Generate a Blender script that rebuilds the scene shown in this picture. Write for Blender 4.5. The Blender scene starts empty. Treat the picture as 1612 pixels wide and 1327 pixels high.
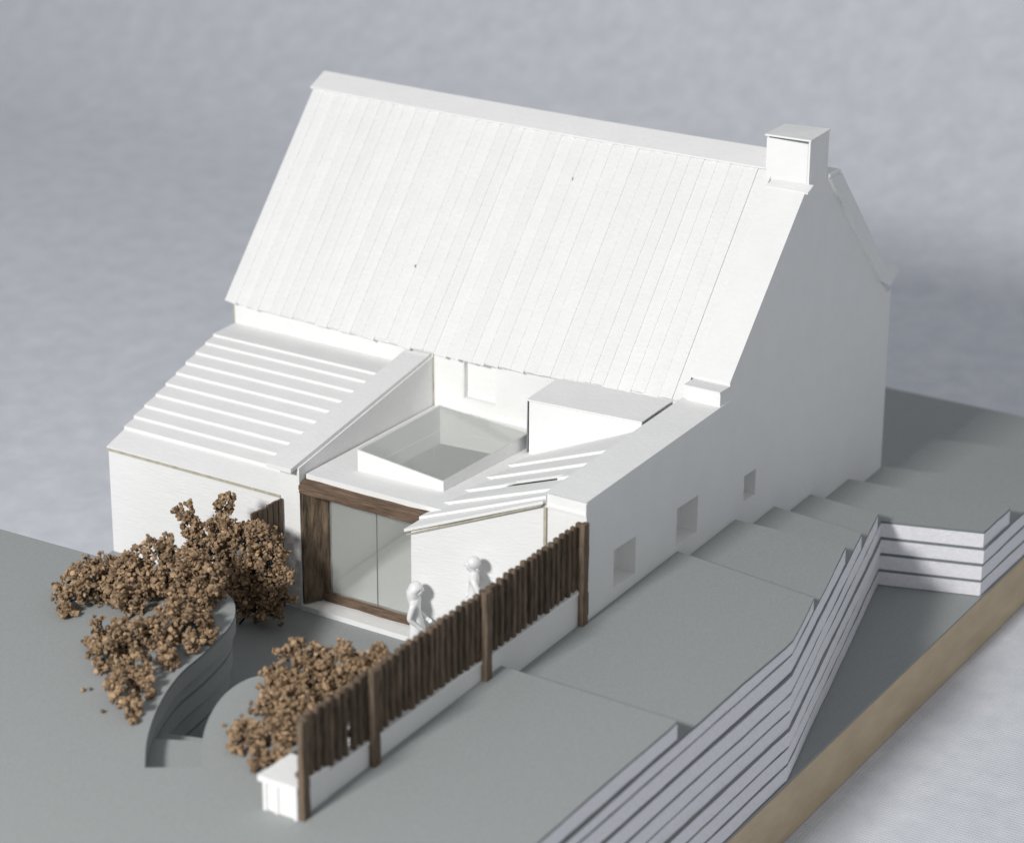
import bpy, bmesh, math, random
from mathutils import Vector, Matrix
from mathutils.geometry import tessellate_polygon
random.seed(7)
SC = bpy.context.scene
COL = SC.collection

# ------------------------------------------------------------------ camera
CAM_LOC = Vector((45.862, -74.828, 41.990))
YAW, PITCH, ROLL = -33.19972 / 57.29578, 21.39713 / 57.29578, -0.25961 / 57.29578
fw = Vector((math.sin(YAW) * math.cos(PITCH), math.cos(YAW) * math.cos(PITCH), -math.sin(PITCH)))
rt0 = Vector((math.cos(YAW), -math.sin(YAW), 0.0))
dn0 = fw.cross(rt0)
rt = math.cos(ROLL) * rt0 + math.sin(ROLL) * dn0
dn = -math.sin(ROLL) * rt0 + math.cos(ROLL) * dn0
cd = bpy.data.cameras.new('camera')
cam = bpy.data.objects.new('camera', cd)
COL.objects.link(cam)
M = Matrix((rt, -dn, -fw)).transposed().to_4x4()
M.translation = CAM_LOC
cam.matrix_world = M
cd.sensor_width = 36.0
cd.lens = 36.0 * 4347.15 / 1612.0
cd.clip_start = 1.0
cd.clip_end = 1000.0
cd.dof.use_dof = True
cd.dof.focus_distance = 102.0
cd.dof.aperture_fstop = cd.lens / 1000.0 / 0.85
cd.dof.aperture_blades = 7
SC.camera = cam

# ------------------------------------------------------------------ world, lamp, exposure
W = bpy.data.worlds.new('World')
SC.world = W
W.use_nodes = True
W.node_tree.nodes['Background'].inputs[0].default_value = (0.93, 0.96, 1.0, 1)
W.node_tree.nodes['Background'].inputs[1].default_value = 0.34


def area_lamp(name, loc, target, size, sizey, power, col):
    l = bpy.data.lights.new(name, 'AREA')
    l.shape = 'RECTANGLE'
    l.size, l.size_y = size, sizey
    l.energy = power
    l.color = col
    o = bpy.data.objects.new(name, l)
    COL.objects.link(o)
    o.location = loc
    o.rotation_euler = (Vector(target) - Vector(loc)).to_track_quat('-Z', 'Y').to_euler()
    return o


area_lamp('window_light', (-6.0, -111, 66), (-3, 6, 2), 17, 15, 148000, (1.0, 0.992, 0.975))

SC.view_settings.view_transform = 'Standard'
SC.view_settings.look = 'None'
SC.view_settings.exposure = 0.0
SC.view_settings.gamma = 1.0
SC.cycles.use_denoising = True
SC.cycles.max_bounces = 12
SC.cycles.diffuse_bounces = 8
SC.cycles.transparent_max_bounces = 16


# ------------------------------------------------------------------ materials
def mat(name, col, rough=0.85, var=0.0, vscale=1.0, bump=0.0, bscale=8.0, bdist=0.05, stretch=(1, 1, 1), spec=0.25,
        rnd=0.0, dark=None):
    m = bpy.data.materials.new(name)
    m.use_nodes = True
    nt = m.node_tree
    N, L = nt.nodes, nt.links
    b = N['Principled BSDF']
    b.inputs['Base Color'].default_value = (*col, 1)
    b.inputs['Roughness'].default_value = rough
    b.inputs['Specular IOR Level'].default_value = spec
    tc = N.new('ShaderNodeTexCoord')
    mp = N.new('ShaderNodeMapping')
    mp.inputs['Scale'].default_value = stretch
    L.new(tc.outputs['Object'], mp.inputs[0])
    src = None
    if var or rnd or dark:
        n = N.new('ShaderNodeTexNoise')
        n.inputs['Scale'].default_value = vscale
        n.inputs['Detail'].default_value = 6
        n.inputs['Roughness'].default_value = 0.6
        L.new(mp.outputs[0], n.inputs['Vector'])
        mx = N.new('ShaderNodeMix')
        mx.data_type = 'RGBA'
        d = dark if dark else tuple(c * (1 - var) for c in col)
        u = tuple(min(c * (1 + var * 0.6), 0.97) for c in col)
        mx.inputs[6].default_value = (*d, 1)
        mx.inputs[7].default_value = (*u, 1)
        cr = N.new('ShaderNodeMapRange')
        cr.inputs[1].default_value = 0.3
        cr.inputs[2].default_value = 0.7
        L.new(n.outputs[0], cr.inputs[0])
        L.new(cr.outputs[0], mx.inputs[0])
        src = mx.outputs[2]
        if rnd:
            oi = N.new('ShaderNodeObjectInfo')
            mr = N.new('ShaderNodeMapRange')
            mr.inputs[3].default_value = 1 - rnd
            mr.inputs[4].default_value = 1 + rnd
            L.new(oi.outputs['Random'], mr.inputs[0])
            hs = N.new('ShaderNodeHueSaturation')
            L.new(mr.outputs[0], hs.inputs['Value'])
            L.new(src, hs.inputs['Color'])
            src = hs.outputs[0]
        L.new(src, b.inputs['Base Color'])
    if bump:
        n2 = N.new('ShaderNodeTexNoise')
        n2.inputs['Scale'].default_value = bscale
        n2.inputs['Detail'].default_value = 5
        L.new(mp.outputs[0], n2.inputs['Vector'])
        bp = N.new('ShaderNodeBump')
        bp.inputs['Strength'].default_value = bump
        bp.inputs['Distance'].default_value = bdist
        L.new(n2.outputs[0], bp.inputs['Height'])
        L.new(bp.outputs[0], b.inputs['Normal'])
    return m


WHITE = mat('white_card', (0.84, 0.84, 0.83), 0.9, var=0.025, vscale=0.8, bump=0.35, bscale=5.0, bdist=0.05)
ROOFW = mat('white_roof_card', (0.84, 0.84, 0.83), 0.9, var=0.025, vscale=1.2, bump=0.55, bscale=5.5, bdist=0.06, rnd=0.018)
RIPPLE = mat('laid_paper', (0.84, 0.84, 0.835), 0.9, var=0.02, bump=0.35, bscale=6.0, bdist=0.05, stretch=(0.6, 0.6, 2.2))
CUT = mat('cut_card_edge', (0.50, 0.47, 0.38), 0.9, var=0.25, vscale=3, bump=0.3, bscale=10)
GREY = mat('grey_card', (0.325, 0.341, 0.338), 0.8, var=0.085, vscale=11, bump=0.3, bscale=16, bdist=0.03)
GREYD = mat('grey_edge_and_shade', (0.20, 0.22, 0.225), 0.85, var=0.1, vscale=3)
FOAM = mat('foam_core', (0.83, 0.82, 0.85), 0.55, var=0.08, vscale=6, bump=0.8, bscale=14, bdist=0.05, spec=0.5)
WOOD = mat('stained_wood', (0.15, 0.110, 0.078), 0.75, var=0.5, vscale=2.2, bump=0.6, bscale=5, bdist=0.05,
           stretch=(3.5, 3.5, 0.5), rnd=0.22)
WOODX = mat('stained_wood_rail', (0.165, 0.112, 0.078), 0.75, var=0.5, vscale=2.2, bump=0.6, bscale=5, bdist=0.05,
            stretch=(0.5, 3.5, 3.5))
WOODJ = mat('stained_wood_jamb', (0.155, 0.115, 0.078), 0.75, var=0.65, vscale=1.6, bump=0.7, bscale=4, bdist=0.06,
            stretch=(3.0, 3.0, 0.7))
MDF = mat('base_board_edge', (0.60, 0.485, 0.335), 0.8, var=0.13, vscale=0.9, bump=0.3, bscale=10, bdist=0.04,
          stretch=(1, 0.5, 1.5))
PLASTIC = mat('white_plastic', (0.82, 0.82, 0.83), 0.28, spec=0.55)
FOLI = mat('brown_lichen', (0.33, 0.225, 0.138), 0.95, var=0.35, vscale=6.5, bump=0.5, bscale=12, bdist=0.03)
_nt = FOLI.node_tree
_a = _nt.nodes.new('ShaderNodeAttribute')
_a.attribute_name = 'tint'
_h = _nt.nodes.new('ShaderNodeHueSaturation')
_b = _nt.nodes['Principled BSDF']
_c = _b.inputs['Base Color'].links[0].from_socket
_nt.links.new(_c, _h.inputs['Color'])
_nt.links.new(_a.outputs['Fac'], _h.inputs['Value'])
_nt.links.new(_h.outputs[0], _b.inputs['Base Color'])
WIRE = mat('dark_wire', (0.02, 0.035, 0.038), 0.7)
CLOTH = None


def glass_mat():
    m = bpy.data.materials.new('acetate')
    m.use_nodes = True
    nt = m.node_tree
    N, L = nt.nodes, nt.links
    N.remove(N['Principled BSDF'])
    t = N.new('ShaderNodeBsdfTransparent')
    t.inputs[0].default_value = (0.972, 0.978, 0.970, 1)
    g = N.new('ShaderNodeBsdfGlossy')
    g.inputs['Roughness'].default_value = 0.06
    lw = N.new('ShaderNodeLayerWeight')
    pw = N.new('ShaderNodeMath')
    pw.operation = 'POWER'
    pw.inputs[1].default_value = 4.0
    L.new(lw.outputs['Facing'], pw.inputs[0])
    f = N.new('ShaderNodeMapRange')
    f.inputs[3].default_value, f.inputs[4].default_value = 0.035, 0.9
    L.new(pw.outputs[0], f.inputs[0])
    x = N.new('ShaderNodeMixShader')
    L.new(f.outputs[0], x.inputs[0])
    L.new(t.outputs[0], x.inputs[1])
    L.new(g.outputs[0], x.inputs[2])
    df = N.new('ShaderNodeBsdfDiffuse')
    df.inputs[0].default_value = (0.86, 0.88, 0.85, 1)
    hz = N.new('ShaderNodeMixShader')
    hz.inputs[0].default_value = 0.15  # milky acetate haze; its white also stands in for light inside the room
    L.new(x.outputs[0], hz.inputs[1])
    L.new(df.outputs[0], hz.inputs[2])
    L.new(hz.outputs[0], N['Material Output'].inputs[0])
    return m


GLASS = glass_mat()


def cloth_mat():
    m = bpy.data.materials.new('woven_cloth')
    m.use_nodes = True
    nt = m.node_tree
    N, L = nt.nodes, nt.links
    b = N['Principled BSDF']
    b.inputs['Roughness'].default_value = 0.95
    b.inputs['Specular IOR Level'].default_value = 0.1
    tc = N.new('ShaderNodeTexCoord')
    n = N.new('ShaderNodeTexNoise')
    n.inputs['Scale'].default_value = 0.75
    n.inputs['Detail'].default_value = 7
    n.inputs['Roughness'].default_value = 0.62
    L.new(tc.outputs['Object'], n.inputs['Vector'])
    r = N.new('ShaderNodeMapRange')
    r.inputs[1].default_value, r.inputs[2].default_value = 0.32, 0.68
    L.new(n.outputs[0], r.inputs[0])
    mx = N.new('ShaderNodeMix')
    mx.data_type = 'RGBA'
    mx.inputs[6].default_value = (0.63, 0.65, 0.70, 1)
    mx.inputs[7].default_value = (0.735, 0.75, 0.79, 1)
    L.new(r.outputs[0], mx.inputs[0])
    L.new(mx.outputs[2], b.inputs['Base Color'])
    # weave: two crossed wave patterns
    hs = []
    for d in ('X', 'Y'):
        w = N.new('ShaderNodeTexWave')
        w.bands_direction = d
        w.inputs['Scale'].default_value = 2.1
        w.inputs['Distortion'].default_value = 1.2
        w.inputs['Detail'].default_value = 2
        w.inputs['Detail Scale'].default_value = 2.0
        L.new(tc.outputs['Object'], w.inputs['Vector'])
        hs.append(w.outputs['Fac'])
    mu = N.new('ShaderNodeMath')
    mu.operation = 'MULTIPLY'
    L.new(hs[0], mu.inputs[0])
    L.new(hs[1], mu.inputs[1])
    bp = N.new('ShaderNodeBump')
    bp.inputs['Strength'].default_value = 0.35
    bp.inputs['Distance'].default_value = 0.05
    L.new(mu.outputs[0], bp.inputs['Height'])
    L.new(bp.outputs[0], b.inputs['Normal'])
    return m


CLOTH = cloth_mat()


# ------------------------------------------------------------------ helpers
def link(name, bm, m, parent=None, smooth=False):
    bmesh.ops.recalc_face_normals(bm, faces=bm.faces)
    me = bpy.data.meshes.new(name)
    bm.to_mesh(me)
    bm.free()
    for x in (m if isinstance(m, (list, tuple)) else [m]):
        me.materials.append(x)
    if smooth:
        for p in me.polygons:
            p.use_smooth = True
    o = bpy.data.objects.new(name, me)
    COL.objects.link(o)
    if parent:
        o.parent = parent
    return o


def tag(o, label=None, cat=None, group=None, kind=None):
    for k, v in (('label', label), ('category', cat), ('group', group), ('kind', kind)):
        if v:
            o[k] = v
    return o


def empty(name, parent=None, loc=(0, 0, 0)):
    o = bpy.data.objects.new(name, None)
    o.location = loc
    COL.objects.link(o)
    if parent:
        o.parent = parent
    return o


def bm_hexa(bm, p):
    """p: 4 bottom + 4 top points in the same turning order"""
    v = [bm.verts.new(q) for q in p]
    for f in ((3, 2, 1, 0), (4, 5, 6, 7), (0, 1, 5, 4), (1, 2, 6, 5), (2, 3, 7, 6), (3, 0, 4, 7)):
        bm.faces.new([v[i] for i in f])
    return v


def hexa(name, p, m, parent=None):
    bm = bmesh.new()
    bm_hexa(bm, p)
    return link(name, bm, m, parent)


def bm_box(bm, x0, x1, y0, y1, z0, z1):
    bm_hexa(bm, [(x0, y0, z0), (x1, y0, z0), (x1, y1, z0), (x0, y1, z0),
                 (x0, y0, z1), (x1, y0, z1), (x1, y1, z1), (x0, y1, z1)])


def box(name, x0, x1, y0, y1, z0, z1, m, parent=None, bevel=0.0):
    bm = bmesh.new()
    bm_box(bm, x0, x1, y0, y1, z0, z1)
    if bevel:
        bmesh.ops.bevel(bm, geom=bm.edges[:], offset=bevel, segments=2, affect='EDGES')
    return link(name, bm, m, parent)


def bm_prism(bm, polys, fn, d0, d1):
    """closed prism from an outline and holes in (u,v), extruded along d"""
    tris = tessellate_polygon([[Vector((u, v, 0)) for u, v in p] for p in polys])
    flat = [q for p in polys for q in p]
    a = [bm.verts.new(fn(u, v, d0)) for u, v in flat]
    b = [bm.verts.new(fn(u, v, d1)) for u, v in flat]
    for t in tris:
        try:
            bm.faces.new([a[i] for i in t])
            bm.faces.new([b[i] for i in reversed(t)])
        except ValueError:
            pass
    k = 0
    side = []
    for p in polys:
        n = len(p)
        for i in range(n):
            j = (i + 1) % n
            side.append(bm.faces.new((a[k + i], a[k + j], b[k + j], b[k + i])))
        k += n
    return side


def prism(name, polys, fn, d0, d1, m, parent=None):
    bm = bmesh.new()
    bm_prism(bm, polys, fn, d0, d1)
    return link(name, bm, m, parent)


YZ = lambda u, v, d: (d, u, v)          # outline in (y,z), depth along x
XZ = lambda u, v, d: (u, d, v)          # outline in (x,z), depth along y


def tube(bm, pts, rad, n=6):
    rings = []
    for i, p in enumerate(pts):
        p = Vector(p)
        t = (Vector(pts[min(i + 1, len(pts) - 1)]) - Vector(pts[max(i - 1, 0)])).normalized()
        a = t.orthogonal().normalized()
        b = t.cross(a)
        r = rad[i] if isinstance(rad, (list, tuple)) else rad
        rings.append([bm.verts.new(p + r * (math.cos(6.2832 * k / n) * a + math.sin(6.2832 * k / n) * b)) for k in range(n)])
    for i in range(len(rings) - 1):
        for k in range(n):
            bm.faces.new((rings[i][k], rings[i][(k + 1) % n], rings[i + 1][(k + 1) % n], rings[i + 1][k]))
    bm.faces.new(rings[0][::-1])
    bm.faces.new(rings[-1])


# ------------------------------------------------------------------ cloth sweep, base board, terrain
S = 0.055                                   # the base lies a little out of level with the house
H = [0.78, 0.05, -0.51, -1.28, -2.02, -2.72, -3.43, -4.13, -4.83, -5.53]
HT = -7.98
zt = lambda k, y: H[k] + S * y


def fabric():
    bm = bmesh.new()
    prof = []
    y = -170.0
    while y <= 52:
        prof.append((y, HT + S * y))
        y += 6
    y0, z0, R = 52.0, HT + S * 52, 26.0
    for i in range(1, 13):
        a = math.radians(7.3 * i)
        prof.append((y0 + R * math.sin(a), z0 + R * (1 - math.cos(a)) + S * R * math.sin(a)))
    yl, zl = prof[-1]
    for i in range(1, 9):
        prof.append((yl + 0.35 * i, zl + 9 * i))
    xs = [-170 + 10 * i for i in range(35)]
    g = [[bm.verts.new((x, p[0] + 0.25 * math.sin(x * 0.09 + p[0] * 0.05), p[1])) for p in prof] for x in xs]
    for i in range(len(xs) - 1):
        for j in range(len(prof) - 1):
            bm.faces.new((g[i][j], g[i + 1][j], g[i + 1][j + 1], g[i][j + 1]))
    o = link('backdrop', bm, CLOTH, smooth=True)
    # thickness of the cloth
    md = o.modifiers.new('thickness', 'SOLIDIFY')
    md.thickness = 0.12
    md.offset = -1
    return tag(o, kind='structure')


fabric()

XL, XR = -22.02, 6.85
bb = empty('base_board', loc=(0, 0, HT))
tag(bb, 'thick tan base board under the stacked grey terrain, resting on white cloth', 'board')


def slab(name, x0, x1, y0, y1, za, zb, m, parent):
    p = [(x, y, z + S * y) for z in (za - parent.location.z, zb - parent.location.z) for x, y in ((x0, y0), (x1, y0), (x1, y1), (x0, y1))]
    return hexa(name, p, m, parent)


slab('board_core', XL - 0.05, XR + 0.05, -34, 34.6, HT + 0.13, H[9] - 0.09, MDF, bb)
slab('grey_top_sheet', XL - 0.05, XR + 0.03, -34, 34.57, H[9] - 0.085, H[9] - 0.01, GREY, bb)

cutx = lambda y: 6.86 - 0.2575 * (y - 2.66)
RIM = [(-4.63, -15.48), (-6.17, -16.44), (-7.34, -15.0), (-8.45, -13.04), (-9.16, -11.13), (-9.29, -9.72), (-9.57, -8.31),
       (-9.92, -7.18), (-10.64, -6.23), (-11.31, -5.79), (-11.82, -5.69), (-13.0, -5.75), (-17.95, -5.9), (-22.6, -6.03)]


def smooth_poly(p, it=2):
    for _ in range(it):
        q = [p[0]]
        for i in range(len(p) - 1):
            a, b = p[i], p[i + 1]
            q += [(a[0] * .75 + b[0] * .25, a[1] * .75 + b[1] * .25), (a[0] * .25 + b[0] * .75, a[1] * .25 + b[1] * .75)]
        q.append(p[-1])
        p = q
    return p


LEFT = RIM[:1] + smooth_poly(RIM[1:11]) + RIM[11:]       # landing edge, stair wall and nose, far edge
BED = smooth_poly([(-5.5, -9.0), (-6.79, -9.88), (-7.01, -10.66), (-6.93, -11.6), (-6.5, -12.8), (-5.72, -14.17), (-4.63, -15.48)])


def off(pl, dx, dy=0.0):
    return [(x + dx, y + dy) for x, y in pl]


def wall_side(k):
    """outline from the far right edge of layer k to the bed behind the fence"""
    if k == 0:
        return [(0.0, -5.2), (-0.5, -5.2), (-0.5, -7.5), (-3.0, -8.2)]
    e = {1: 6.45, 2: 10.85, 3: 14.05, 4: 17.15}[k]
    r = [(0.02, e), (0.02, -0.03)]
    if k in (3, 4):                                        # the raised strip inside the yard
        return r + [(-1.55, -0.03), (-4.9, -0.75), (-5.0, -2.4), (-4.6, -5.5), (-3.4, -8.0)]
    return r + [(-0.5, -0.03), (-0.5, -7.5), (-3.0, -8.2)]


STEPS = {1: ((-6.2, -13.15), (-7.78, -13.95)), 2: ((-6.7, -12.2), (-8.35, -12.75)), 3: ((-6.85, -11.4), (-8.75, -11.7)),
         4: ((-6.95, -10.6), (-8.98, -10.75))}
LEDGE = {0: 0.0, 1: -0.17, 2: -0.20, 3: -0.33, 4: -0.36}
YF = -33.9


def layer_outline(k):
    ex = 0.03 * math.sin(k * 2.3)
    xr = XR + ex - 0.02
    right = {0: [(xr, YF), (xr, -5.34)],
             1: [(xr, YF), (xr, 2.6), (6.04, 5.70)],
             2: [(xr, YF), (xr, cutx(xr) * 0 + 2.66), (4.67, 10.93)],
             3: [(xr, YF), (xr, 2.66), (4.0, 13.67)],
             4: [(xr, YF), (xr, 2.66), (3.12, 16.92)]}.get(k)
    if k <= 4:
        left = [(x + LEDGE[k], y) for x, y in LEFT[1:]]
        left[-1] = (XL - 0.3, -6.03)
        bed = BED[:]
        if k:
            (ax, ay), (bx, by) = STEPS[k]
            bed = [q for q in bed if q[1] > ay + 0.05] + [(ax - 0.0, ay)]
            left = [(bx + LEDGE[k], by)] + [q for q in left if q[1] > by + 0.05]
            mid = []
        else:
            mid = LEFT[:1]
            bed = bed[:-1]
        return right + wall_side(k) + bed + mid + left + [(XL - 0.3, YF)]
    lim = {5: ((6.83, 21.33), (0, 20.55), 19.0), 6: ((6.85, 25.1), (0, 23.8), 21.5), 7: ((6.83, 30.5), (0, 28.8), 25),
           8: ((6.85, 34.45), (0, 34.4), 34.2)}[k]
    return [(xr, YF), (xr, 2.66), (2.92 + ex, 17.72), (6.84 + ex, 18.87)] + [lim[0], lim[1], (XL, lim[2]), (XL, YF)]


def ragged(pl, amp, seed):
    """hand-cut edge: extra points with a little wander along the visible right-hand cuts"""
    rr = random.Random(seed)
    out = []
    for i, p in enumerate(pl):
        q_ = pl[(i + 1) % len(pl)]
        out.append(p)
        ln = math.hypot(q_[0] - p[0], q_[1] - p[1])
        if min(p[0], q_[0]) > 2.5 and ln > 1.0 and min(p[1], q_[1]) > -33:
            n_ = int(ln / 0.55)
            w_ = 0.0
            for j in range(1, n_):
                w_ = w_ * .75 + rr.uniform(-amp, amp)
                t_ = j / n_
                out.append((p[0] + (q_[0] - p[0]) * t_ + w_, p[1] + (q_[1] - p[1]) * t_))
        elif min(p[0], q_[0]) > 2.5 and ln > 20:
            w_ = 0.0
            n_ = int(ln / 0.6)
            for j in range(1, n_):
                w_ = w_ * .8 + rr.uniform(-amp, amp)
                t_ = j / n_
                out.append((p[0] + w_, p[1] + (q_[1] - p[1]) * t_))
    return out


terrain = empty('terrain')
tag(terrain, kind='structure')
for k in range(9):
    pl = layer_outline(k)
    sink = H[k + 1] + (0.06, 0.05, 0.06, 0.045, 0.03, 0.02, 0.035, 0.02, 0.03)[k] - H[k]
    bm = bmesh.new()
    bm_prism(bm, [ragged(pl, .012, k)], lambda u, v, d, k=k: (u, v, zt(k, v) + d), sink, -0.10)
    bm.faces.ensure_lookup_table()
    for f in bm.faces:
        c = f.calc_center_median()
        f.material_index = 1 if (c.x < 2.0 or abs(f.normal.z) > .9) else 0
    lay = link('terrain_layer', bm, [FOAM, GREY], terrain)
    bm = bmesh.new()
    bm_prism(bm, [ragged(pl, .017, k + 50)], lambda u, v, d, k=k: (u, v, zt(k, v) + d), -0.094, 0.0)
    for f in bm.faces:
        f.normal_update()
        f.material_index = 0 if abs(f.normal.z) > .9 else 1  # cut edges, darkened to carry the joint shadow between layers
    link('card_sheet', bm, [GREY, GREYD], lay)

# ------------------------------------------------------------------ the house
house = empty('house', loc=(0, 0, 0))
tag(house, 'white card model of a gabled house with chimney, lean-to wings and a small roof light', 'model house')

# --- right gable wall with three small window recesses
gab = [(0.0, -3.4), (23.6, -4.4), (23.6, 5.75), (23.2, 5.75), (17.25, 12.05), (15.72, 12.05), (10.1, 5.72), (9.42, 5.72), (9.42, 4.8),
       (0.0, 4.2)]
wins = [(1.87, 3.42, 0.63, 2.13), (6.32, 7.92, 0.60, 2.14), (11.45, 12.42, 0.56, 1.66)]
holes = [[(a, c), (b, c), (b, d), (a, d)] for a, b, c, d in wins]
gw = prism('gable_wall', [gab] + holes, YZ, -0.8, 0.0, WHITE, house)
core = [(0.0, -3.4), (23.6, -4.4), (23.6, 5.75), (23.2, 5.75), (17.25, 12.05), (15.72, 12.05), (10.1, 5.72), (9.42, 5.72), (9.42, 4.8), (0.0, 4.2)]
prism('wall_core', [core], YZ, -1.6, -0.803, WHITE, gw)
for a, b, c, d in wins:
    w = box('window', -0.80, -0.78, a + .003, b - .003, c + .003, d - .003, WHITE, house)
    box('sill', -0.78, 0.006, a + .003, b - .003, c + .003, c + .035, WHITE, w)
    box('reveal', -0.78, 0.006, b - .035, b - .003, c + .036, d - .003, WHITE, w)
# coping along the low part of the gable wall, folded from card
cp = prism('wall_coping', [[(-0.03, 4.60), (9.75, 5.13), (9.75, 5.20), (-0.13, 4.67)]], YZ, -1.63, 0.055, WHITE, house)
prism('side_strip', [[(-0.12, 4.18), (10.02, 4.82), (10.02, 5.21), (-0.12, 4.60)]], YZ, 0.004, 0.052, WHITE, cp)
prism('side_strip', [[(-0.12, 4.12), (9.4, 4.6), (9.4, 5.1), (-0.12, 4.59)]], YZ, -1.625, -1.603, WHITE, cp)
box('end_card', -1.60, 0.0, -0.03, 0.10, 4.16, 4.60, WHITE, cp)
box('bottom_lip', -1.60, 0.05, -0.11, -0.035, 4.10, 4.16, WHITE, cp)
# kneeler and raking copings
kn = hexa('kneeler', [(-1.42, 9.30, 5.1), (0.02, 9.30, 5.1), (0.02, 10.3, 5.1), (-1.42, 10.3, 5.1),
                      (-1.42, 9.30, 5.70), (0.02, 9.30, 5.70), (0.02, 10.3, 5.70), (-1.42, 10.3, 5.70)], WHITE, house)
box('kneeler_cap', -1.50, 0.035, 9.24, 10.3, 5.703, 5.775, WHITE, kn)
fc = prism('gable_coping', [[(10.02, 5.78), (10.15, 5.80), (15.62, 11.88), (15.62, 12.0), (15.5, 12.0), (10.0, 5.92)]], YZ, -1.62, 0.03, WHITE, house)
rc = prism('gable_coping', [[(17.25, 12.05), (18.35, 12.02), (22.94, 6.88), (23.95, 6.72), (23.95, 6.42), (23.3, 6.0), (22.34, 6.52)]], YZ, -1.6, 0.10, WHITE, house)
prism('edge_strip', [[(17.35, 11.95), (17.62, 12.0), (22.6, 6.72), (22.36, 6.55)]], YZ, 0.103, 0.14, WHITE, rc)
box('top_plate', -1.5, 0.12, 17.3, 18.2, 12.06, 12.2, WHITE, rc)

# --- chimney
ch = empty('chimney', house)
box('chimney_core', -1.80, -0.12, 15.92, 17.20, 11.0, 13.74, GREYD, ch)  # dark tone stands in for shade inside the hollow chimney
box('chimney_front', -1.89, -0.11, 15.80, 15.87, 11.3, 13.70, WHITE, ch, 0.012)
hexa('chimney_side', [(-0.07, 15.74, 11.9), (0.012, 15.74, 11.9), (0.012, 17.25, 11.9), (-0.07, 17.25, 11.9),
                      (-0.07, 15.74, 13.80), (0.012, 15.74, 13.80), (0.012, 17.28, 13.90), (-0.07, 17.28, 13.90)], WHITE, ch)
box('chimney_side', -1.90, -1.83, 15.88, 17.25, 11.3, 13.76, WHITE, ch)
box('chimney_back', -1.82, -0.08, 17.21, 17.27, 11.3, 13.76, WHITE, ch)
hexa('chimney_cap', [(-1.94, 15.74, 13.775), (0.03, 15.74, 13.82), (0.05, 17.30, 13.93), (-1.93, 17.32, 13.80),
                     (-1.94, 15.74, 13.845), (0.03, 15.74, 13.89), (0.05, 17.30, 14.00), (-1.93, 17.32, 13.89)], WHITE, ch)
hexa('flashing', [(-1.66, 15.42, 11.86), (0.16, 15.42, 11.86), (0.20, 15.80, 12.08), (-1.55, 15.80, 12.02),
                  (-1.66, 15.40, 11.94), (0.16, 15.40, 11.94), (0.20, 15.78, 12.16), (-1.55, 15.78, 12.10)], WHITE, ch)

# --- main front wall with the window above the flat roof, left and back walls
mw = prism('front_wall', [[(-22.95, -2.9), (-12.92, -2.9), (-12.92, 2.1), (-6.3, 2.1), (-6.3, -2.9), (-1.6, -2.9), (-1.6, 5.0), (-22.95, 5.0)],
                          [(-11.50, 3.05), (-9.92, 3.05), (-9.92, 4.72), (-11.50, 4.72)]], XZ, 9.3, 9.62, WHITE, house)
w = prism('window', [[(-11.496, 3.054), (-9.924, 3.054), (-9.924, 4.716), (-11.496, 4.716)],
                     [(-11.45, 3.10), (-9.97, 3.10), (-9.97, 4.68), (-11.45, 4.68)]], XZ, 9.31, 9.62, WHITE, house)
box('window_back', -11.45, -9.97, 9.57, 9.61, 3.10, 4.68, WHITE, w)
prism('left_gable_wall', [[(9.63, -3.6), (23.6, -4.2), (23.6, 5.4), (16.6, 12.2), (9.63, 5.0)]], YZ, -22.95, -22.6, WHITE, house)
prism('back_wall', [[(-22.6, -4.2), (-1.6, -4.2), (-1.6, 5.4), (-22.6, 5.4)],
                     [(-12.4, -1.9), (-6.6, -1.9), (-6.6, 2.2), (-12.4, 2.2)], [(-4.8, -0.5), (-3.2, -0.5), (-3.2, 1.6), (-4.8, 1.6)]],  # unseen rear openings, added to let light into the room
      XZ, 23.25, 23.6, WHITE, house)

box('joint_edge', -12.925, -12.885, 9.262, 9.297, 2.46, 4.62, CUT, house)
box('joint_edge', -22.97, -22.93, 9.255, 9.297, 3.95, 5.0, CUT, house)
# --- main roof: base sheet and lapped strips running up the slope
EY, EZ, RY, RZ = 9.20, 4.93, 15.98, 12.38
nv = Vector((0, -(RZ - EZ), RY - EY)).normalized()


def sag(x, v):
    """the card roof hangs a little between its ends; v = 0 eave .. 1 ridge"""
    u = (x + 12.6) / 10.8
    return -0.12 * max(0, 1 - u * u) * (1 - 0.35 * v)


def eave_y(x):
    t = (x + 23.3) / 21.2
    return 9.16 + 0.22 * max(0, t - 0.55) / 0.45 - 0.12 * math.sin(math.pi * min(max(t, 0), 1))


def roof_pt(x, v, h):
    ey = eave_y(x)
    y = ey + (RY - ey) * v
    z = 4.97 + (ey - 9.2) * 0.35 + (RZ - 4.97 - (ey - 9.2) * 0.35) * v + sag(x, v)
    return Vector((x, y, z)) + nv * h


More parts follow.
